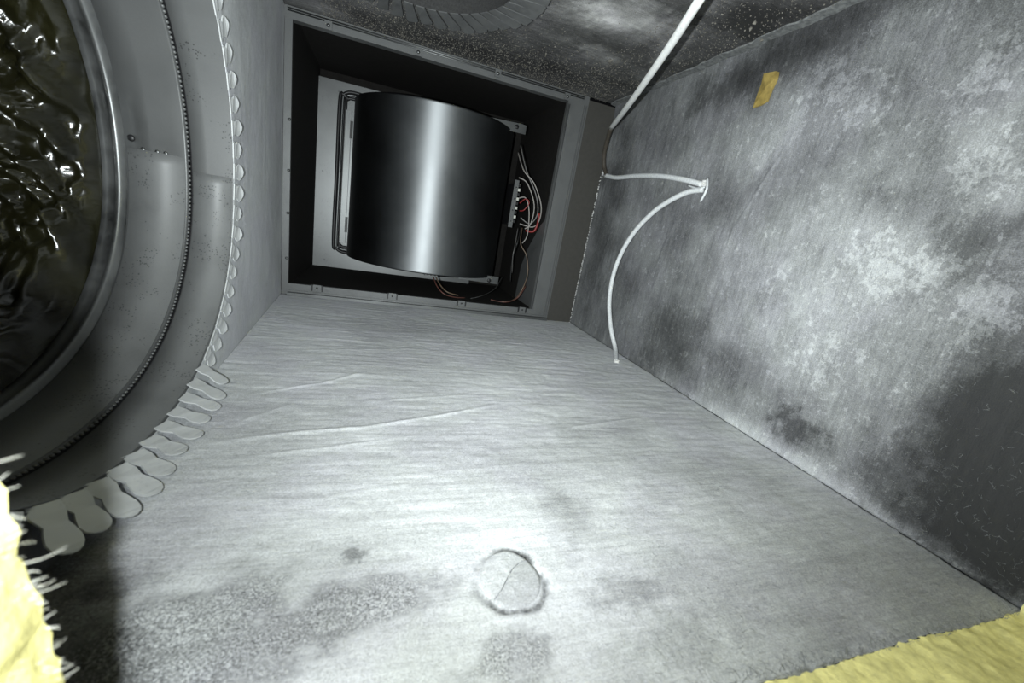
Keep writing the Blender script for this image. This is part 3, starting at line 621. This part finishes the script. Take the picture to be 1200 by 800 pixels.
P.append(MB().tube(frame_path(-0.0075), 0.0032, 8, 6).build('gasket', M['rubber']))
xb = ((0.0544, 0.2480, 0.3586))[0]
P.append(MB().box((xb + 0.009, YD - 0.012, 0.072), (xb + 0.020, YD - 0.002, 0.335)).build('outlet_collar', M['deck']))
for z in (0.112, 0.300): P.append(MB().box((xb + 0.0185, YD - 0.016, z - 0.016), (xb + 0.023, YD - 0.010, z + 0.016)).build('bracket', M['rubber']))
BC = (0.240, 0.190); BR = 0.157; ZB, ZT = 0.0565, 0.3470
sec = [(0.0805, YD), (0.0815, 0.225)] + [(BC[0] - BR * math.cos(t), BC[1] - BR * math.sin(t)) for t in np.linspace(0.0, math.pi + 0.55, 72)]
def wrap(zlist, inset):
    v = []; f = []; n = len(sec)
    for (z, ins) in zlist:
        for x, y in sec:
            k = 1 - ins / BR; v.append((BC[0] + (x - BC[0]) * k, BC[1] + (y - BC[1]) * k if y < 0.22 else y, z))
    m = len(zlist)
    for i in range(m):
        i2 = (i + 1) % m
        for j in range(n - 1): f.append((i * n + j, i * n + j + 1, i2 * n + j + 1, i2 * n + j))
    f.append(tuple(i * n for i in range(m))[::-1]); f.append(tuple(i * n + n - 1 for i in range(m))); return v, f
v, f = wrap([(ZB, 0.0), (ZB + 0.002, -0.0006), (ZB + 0.004, 0.0), (ZT - 0.004, 0.0), (ZT - 0.002, -0.0006), (ZT, 0.0), (ZT, 0.0012), (ZB, 0.0012)], 0)
P.append(mesh('scroll_wrapper', v, f, M['wrap'], None, True))
for z in (ZB + 0.004, ZT - 0.004):
    poly = [(x, y) for x, y in sec]; pb = MB().prism([(BC[0] + (x - BC[0]) * 0.99, BC[1] + (y - BC[1]) * 0.99) for x, y in poly], lambda u, q, t: (u, q, t), z - 0.0006, z + 0.0006); P.append(pb.build('scroll_side', M['wrap']))
a = (0.3094, 0.1200, 0.3542); b = (0.4007, 0.1200, 0.3455)
br = MB().prism([(a[0], ZT - 0.004), (b[0], ZT - 0.004), (b[0], ZT + 0.012), (b[0] - 0.01, ZT + 0.013), (a[0] + 0.002, ZT + 0.010)], lambda u, q, t: (u, t, q), 0.10, 0.103).build('mounting_bracket', M['deck']); P.append(br)
h_ = MB().dome((b[0] - 0.019, 0.0998, ZT + 0.006), (0, -1, 0), 0.0042, 0.0008, 12, 2).build('hook_hole', M['rubber']); h_.parent = br
a = (0.3067, 0.1000, 0.0469); b = (0.3924, 0.1000, 0.0465)
br = MB().prism([(a[0], ZB + 0.004), (a[0], ZB - 0.010), (b[0], ZB - 0.012), (b[0], ZB + 0.004)], lambda u, q, t: (u, t, q), 0.098, 0.101).build('mounting_bracket', M['deck']); P.append(br)
h_ = MB().dome((b[0] - 0.020, 0.0978, ZB - 0.006), (0, -1, 0), 0.0042, 0.0008, 12, 2).build('hook_hole', M['rubber']); h_.parent = br
mt = MB().tube([(0.262, 0.15, ZB + 0.004), (0.262, 0.15, ZB - 0.009)], 0.062, 40, 1, curve=False).build('motor', M['rubber']); P.append(mt)
a = (0.2357, 0.0750, 0.0490); cn = MB().box((a[0], 0.072, ZB - 0.009), (a[0] + 0.024, 0.086, ZB - 0.0005)).build('motor_plug', M['flange']); P.append(cn)
for k in range(3):
    q = MB().box((a[0] + 0.002 + k * 0.0075, 0.0712, ZB - 0.007), (a[0] + 0.0065 + k * 0.0075, 0.0722, ZB - 0.003)).build('socket', M['rubber']); q.parent = cn
adopt(bl, *P)

# control board and its wiring right of the blower
b0 = (0.3995, 0.10); bz0, bz1 = 0.166, 0.258
cb = thing('control_board', 'narrow control board standing edge on right of the blower', 'circuit board', (b0[0], b0[1], bz0))
P = [MB().box((b0[0] - 0.0055, b0[1] - 0.004, bz0), (b0[0] + 0.0035, b0[1] - 0.0025, bz1)).build('board_edge', M['flange']),
     MB().box((b0[0] + 0.001, b0[1] - 0.002, bz0 + 0.004), (b0[0] + 0.003, b0[1] + 0.07, bz1 - 0.004)).build('circuit_panel', M['rubber'])]
for k in range(9):
    z = bz0 + 0.010 + k * 0.0088
    P.append(MB().box((b0[0] + 0.0035, b0[1] - 0.003, z), (b0[0] + 0.0085, b0[1] + 0.006, z + 0.0055)).build('terminal', M['fibre'] if k % 2 else M['rubber']))
for k in range(4):
    z = bz0 + 0.012 + k * 0.022; P.append(MB().dome((b0[0] - 0.001, b0[1] - 0.004, z), (0, -1, 0), 0.0014, 0.0006, 8, 2).build('screw_hole', M['rubber']))
adopt(cb, *P)
wc = dict(white=wire_mat('white_wire', (0.30, 0.28, 0.26)), red=wire_mat('red_wire', (0.22, 0.015, 0.015)), brown=wire_mat('brown_wire', (0.10, 0.045, 0.03)), grey=wire_mat('grey_wire', (0.16, 0.155, 0.15)), black=wire_mat('black_wire', (0.02, 0.02, 0.02)), pink=wire_mat('faded_red_wire', (0.12, 0.05, 0.04)), tan=wire_mat('tan_wire', (0.14, 0.10, 0.07)))
def wire(mat, pts, label, r=0.0011, group=None):
    o = MB().tube(pts, r, 6, 6).build('wire', wc[mat]); tag(o, label, 'wire', group); return o
wire('white', [(0.3917, 0.1000, 0.3096), (0.3946, 0.0500, 0.2717), (0.4157, 0.0400, 0.2523), (0.4351, 0.0350, 0.2167), (0.4390, 0.0400, 0.1884), (0.4311, 0.0500, 0.1736), (0.4058, 0.0570, 0.1757)], 'white wire bowing farthest right past the control board')
wire('grey', [(0.3947, 0.1000, 0.3228), (0.4012, 0.0550, 0.2734), (0.4254, 0.0470, 0.2341), (0.4349, 0.0450, 0.2006), (0.4256, 0.0530, 0.1791), (0.4055, 0.0570, 0.1872)], 'grey wire looping just inside the outermost white wire', 0.0012)
wire('white', [(0.3889, 0.0570, 0.2588), (0.4055, 0.0500, 0.2508), (0.4248, 0.0450, 0.2149), (0.4252, 0.0470, 0.1793), (0.4161, 0.0510, 0.1678)], 'short white wire bowing out of the board top terminals')
wire('white', [(0.3955, 0.0570, 0.2225), (0.4070, 0.0500, 0.2244), (0.4175, 0.0470, 0.2008), (0.4232, 0.0500, 0.1574), (0.4173, 0.0550, 0.1393)], 'white wire dropping from the board middle terminals')
wire('red', [(0.3989, 0.0570, 0.2135), (0.4069, 0.0490, 0.2229), (0.4146, 0.0470, 0.2163), (0.4076, 0.0500, 0.2023), (0.4011, 0.0560, 0.1995)], 'small red wire curl at the board middle')
wire('red', [(0.4384, 0.0450, 0.2012), (0.4379, 0.0430, 0.1816), (0.4326, 0.0450, 0.1658), (0.4192, 0.0530, 0.1649)], 'thick red wire bend under the white loops', 0.0022)
wire('black', [(0.4243, 0.1000, 0.1717), (0.4066, 0.0550, 0.1377), (0.4131, 0.0900, 0.1001), (0.4204, 0.1000, 0.0536)], 'black wire hanging straight below the control board')
wire('tan', [(0.4249, 0.0950, 0.1703), (0.4121, 0.0500, 0.1389), (0.4257, 0.0400, 0.1166), (0.4308, 0.0300, 0.0811), (0.4192, 0.0200, 0.0469), (0.4146, 0.0500, 0.0223), (0.3961, 0.0600, 0.0162)], 'tan wire sweeping in a big loop down to the cabinet bottom')
wire('grey', [(0.4159, 0.0950, 0.1671), (0.4022, 0.0530, 0.1288), (0.4006, 0.0500, 0.1119), (0.4161, 0.0850, 0.0740)], 'thin grey wire hanging left of the big tan loop', 0.0008)
wire('pink', [(0.4295, 0.0250, 0.0593), (0.4125, 0.0150, 0.0350), (0.4021, 0.0550, 0.0162), (0.3718, 0.0600, 0.0172)], 'faded red wire lying along the cabinet bottom right corner')
wire('pink', [(0.2534, 0.0800, 0.0453), (0.2586, 0.0550, 0.0333), (0.2713, 0.0400, 0.0225), (0.2928, 0.0450, 0.0171), (0.3182, 0.0600, 0.0149)], 'faded red wire curving down from the motor plug')
wire('tan', [(0.2584, 0.0800, 0.0459), (0.2657, 0.0600, 0.0349), (0.2782, 0.0450, 0.0257), (0.3017, 0.0500, 0.0204)], 'tan wire curving beside the red one from the motor plug')
wire('black', [(0.3998, 0.1000, 0.0604), (0.3829, 0.0800, 0.0380), (0.3543, 0.0600, 0.0243), (0.3271, 0.0600, 0.0141)], 'black wire slanting below the lower blower bracket', 0.0009)

# ------------------------------------------------------------------ white cable on the right
cb = thing('cable', 'white low voltage cable from the ceiling past the right wall to the floor', 'cable', (0.4976, -0.2379, 0.0000))
CRd = 0.0038
top_ = (0.3634, -0.4220, 0.3560); pA = (0.4965, -0.0645, 0.3507)
P = [MB().tube([(0.3646, -0.4306, 0.3657), top_, (0.3845, -0.3649, 0.3508), (0.4132, -0.2831, 0.3450), (0.4494, -0.1859, 0.3447), pA], CRd, 10, 5, flat=0.8).build('taut_run', M['cable']),
     MB().tube([pA, (0.5055, -0.0434, 0.3385), (0.5143, -0.0249, 0.3189), (0.5218, -0.0208, 0.2992), (0.5244, -0.0331, 0.2829)], CRd * 0.95, 10, 5).build('sooty_bend', M['soot']),
     MB().tube([(0.5245, -0.0259, 0.2848), (0.5242, -0.0682, 0.2780), (0.5217, -0.1326, 0.2764), (0.5188, -0.1975, 0.2720), (0.5204, -0.2498, 0.2649), (0.5256, -0.2834, 0.2581)], CRd * 0.93, 10, 6).build('upper_arc', M['cable_dusty']),
     MB().tube([(0.5256, -0.2875, 0.2518), (0.5226, -0.2639, 0.2488), (0.5194, -0.2362, 0.2377), (0.5175, -0.2071, 0.2210), (0.5158, -0.1762, 0.1922), (0.5151, -0.1542, 0.1559), (0.5143, -0.1471, 0.1158), (0.5153, -0.1534, 0.0740), (0.5161, -0.1750, 0.0358), (0.5179, -0.1974, 0.0094), (0.4976, -0.2379, 0.0000)], CRd * 0.93, 10, 6).build('lower_arc', M['cable_dusty'])]
P[1]['label'] = 'blackened bend of the cable in the corner'
tie = MB()
tie.tube([(0.5275, -0.2872, 0.2654), (0.5236, -0.2958, 0.2512), (0.5274, -0.2866, 0.2378)], 0.0016, 6, 4); tie.tube([(0.5263, -0.2555, 0.2583), (0.5237, -0.2800, 0.2527), (0.5249, -0.2900, 0.2546)], 0.0012, 6, 4)
P.append(tie.build('tie', M['cable_dusty']))
adopt(cb, *P)
def dab(c, r, label, n, ax=(0, 0, 1)):
    bm = bmesh.new(); bmesh.ops.create_icosphere(bm, subdivisions=3, radius=r)
    for q in bm.verts:
        k = 1 + 0.35 * math.sin(q.co.x * 900 + n) * math.sin(q.co.y * 700 + 2 * n) + 0.15 * math.sin(q.co.z * 1900 + n); q.co *= k
        q.co += Vector(c)
    me = bpy.data.meshes.new('sealant_dab'); bm.to_mesh(me); bm.free(); me.materials.append(M['seal'])
    me.polygons.foreach_set('use_smooth', [True] * len(me.polygons)); o = bpy.data.objects.new('sealant_dab', me); COL.objects.link(o); return tag(o, label, 'sealant')
dab((0.5272, -0.0193, 0.2887), 0.0055, 'grey lump of sealant at the sooty cable bend in the corner', 1)
dab((0.5281, -0.2845, 0.2595), 0.0042, 'grey lump of sealant where both cable arcs meet the wall', 2)
dab((0.4976, -0.2379, 0.0000), 0.0040, 'grey lump of sealant where the cable enters the floor', 3)
# scrap of tape on the right wall
tp = MB(); c0 = [(0.5300, -0.3474, 0.3674), (0.5300, -0.3483, 0.3600), (0.5300, -0.3461, 0.3525), (0.5300, -0.3445, 0.3406), (0.5300, -0.3369, 0.3379), (0.5300, -0.3270, 0.3373), (0.5300, -0.3277, 0.3500), (0.5300, -0.3291, 0.3606), (0.5300, -0.3312, 0.3692)]
cen = sum((Vector(p) for p in c0), Vector()) / len(c0); v = []
for h in (0.0006, 0.0024):
    for i, p in enumerate(c0): v.append(Vector(p) + Vector((-h - (0.003 if i in (0, 1, 8) and h > 0.001 else 0), 0, 0)))
n = len(c0); v += [cen + Vector((-0.0006, 0, 0)), cen + Vector((-0.0042, 0, 0.002))]
f = [(i, (i + 1) % n, n + (i + 1) % n, n + i) for i in range(n)] + [((i + 1) % n, i, 2 * n) for i in range(n)] + [(n + i, n + (i + 1) % n, 2 * n + 1) for i in range(n)]
tag(tp.add(v, f).build('tape_scrap', M['tape']), 'torn yellow brown tape scrap stuck high on the right wall', 'tape')

# ------------------------------------------------------------------ round plug in the floor
pl = thing('round_plug', 'round cracked plug set in the dusty floor, domed and pale', 'plug', (pc[0], pc[1], 0.0))
def half(side):
    bm = MB(); n = 22; R_ = 0.0162; v = []; f = []; ca, sa = math.cos(0.62), math.sin(0.62)
    rings = [0.0, 0.3, 0.6, 0.85, 0.95, 1.0]
    for k, q in enumerate(rings):
        for j in range(n + 1):
            t = math.pi * j / n; x = R_ * q * math.cos(t); y = R_ * q * math.sin(t) * side + side * 0.00015 + 0.0022 * math.sin(2.4 * q * math.cos(t) + 0.6) * (1 - math.sin(t))
            hgt = (0.0008 if side > 0 else 0.0004) + 0.0012 * (1 - q * q) + (0.0014 * q * math.sin(t) if side > 0 else -0.0004 * q * math.sin(t)) + 0.0003 * q * math.sin(5 * t + k)
            if k == len(rings) - 1: hgt = -0.002
            v.append((pc[0] + x * ca - y * sa, pc[1] + x * sa + y * ca, hgt))
    for k in range(len(rings) - 1):
        for j in range(n):
            q = (k * (n + 1) + j, k * (n + 1) + j + 1, (k + 1) * (n + 1) + j + 1, (k + 1) * (n + 1) + j); f.append(q if side < 0 else q[::-1])
    o = bm.add(v, f, True).build('plug_half', M['floor']); at = o.data.attributes.new('coat_and_shade', 'FLOAT', 'POINT')
    at.data.foreach_set('value', [0.82 if side > 0 else 0.76] * len(o.data.vertices)); return o
adopt(pl, half(1), half(-1))

# ------------------------------------------------------------------ dirt nobody could count
db = MB()
def crumb(c, r, mb):
    k = [random.uniform(0.6, 1.3) * r for _ in range(6)]; c = Vector(c)
    v = [c + Vector((k[0], 0, 0)), c + Vector((0, k[1], 0)), c - Vector((k[2], 0, 0)), c - Vector((0, k[3], 0)), c + Vector((0, 0, k[4])), c - Vector((0, 0, k[5]))]
    rt = Matrix.Rotation(random.random() * 3, 4, Vector((random.random(), random.random(), 0.5))); v = [c + rt @ (p - c) for p in v]
    mb.add(v, [(0, 1, 4), (1, 2, 4), (2, 3, 4), (3, 0, 4), (1, 0, 5), (2, 1, 5), (3, 2, 5), (0, 3, 5)])
for n in range(7500):
    x = random.uniform(0.05, 0.51); y = -abs(random.gauss(0, 0.085)); 
    if n % 5 == 0: x = random.uniform(0.42, 0.52); y = random.uniform(-0.45, -0.1)
    if math.hypot(x - CC[0], y - CC[1]) < CRAD + 0.004: continue
    crumb((x, y, H - 0.0008), random.choice((0.0004, 0.0005, 0.0006, 0.0009)) , db)
for c, r in (((0.4274, -0.1565, 0.4064), 0.0032), ((0.4985, -0.2120, 0.4064), 0.0018), ((0.4910, -0.3360, 0.4064), 0.003), ((0.5227, -0.3163, 0.4064), 0.0022), ((0.3480, -0.1127, 0.4064), 0.0016), ((0.4968, -0.3254, 0.4064), 0.0024)): crumb((c[0], c[1], c[2] - 0.0012), r, db)
tag(db.build('dirt_crumbs', M['crumb']), 'grainy dirt crumbs clinging to the ceiling near the air handler', 'dirt', None, 'stuff')
lf = MB()
for n in range(420):
    y = -0.655 + abs(random.gauss(0, 0.06)); z = abs(random.gauss(0.06, 0.06))
    if z > 0.3: continue
    a = random.random() * 6.28; strand(lf, (W - 0.0012, y, z + 0.002), (random.uniform(-.3, 0), math.cos(a), math.sin(a)), random.uniform(0.001, 0.0045), random.uniform(0.00005, 0.00013), 3, 1.0)
for n in range(600):
    x = random.uniform(0.26, 0.52); y = YF + abs(random.gauss(0, 0.06)); a = random.gauss(-0.6, 0.6)
    strand(lf, (x, y, 0.0012), (math.cos(a), math.sin(a), random.uniform(0, 0.15)), random.uniform(0.001, 0.004), random.uniform(0.00005, 0.00012), 3, 0.8)
tag(lf.build('lint_fibres', M['lint']), 'short pale lint fibres strewn by the lower right corner', 'lint', None, 'stuff')
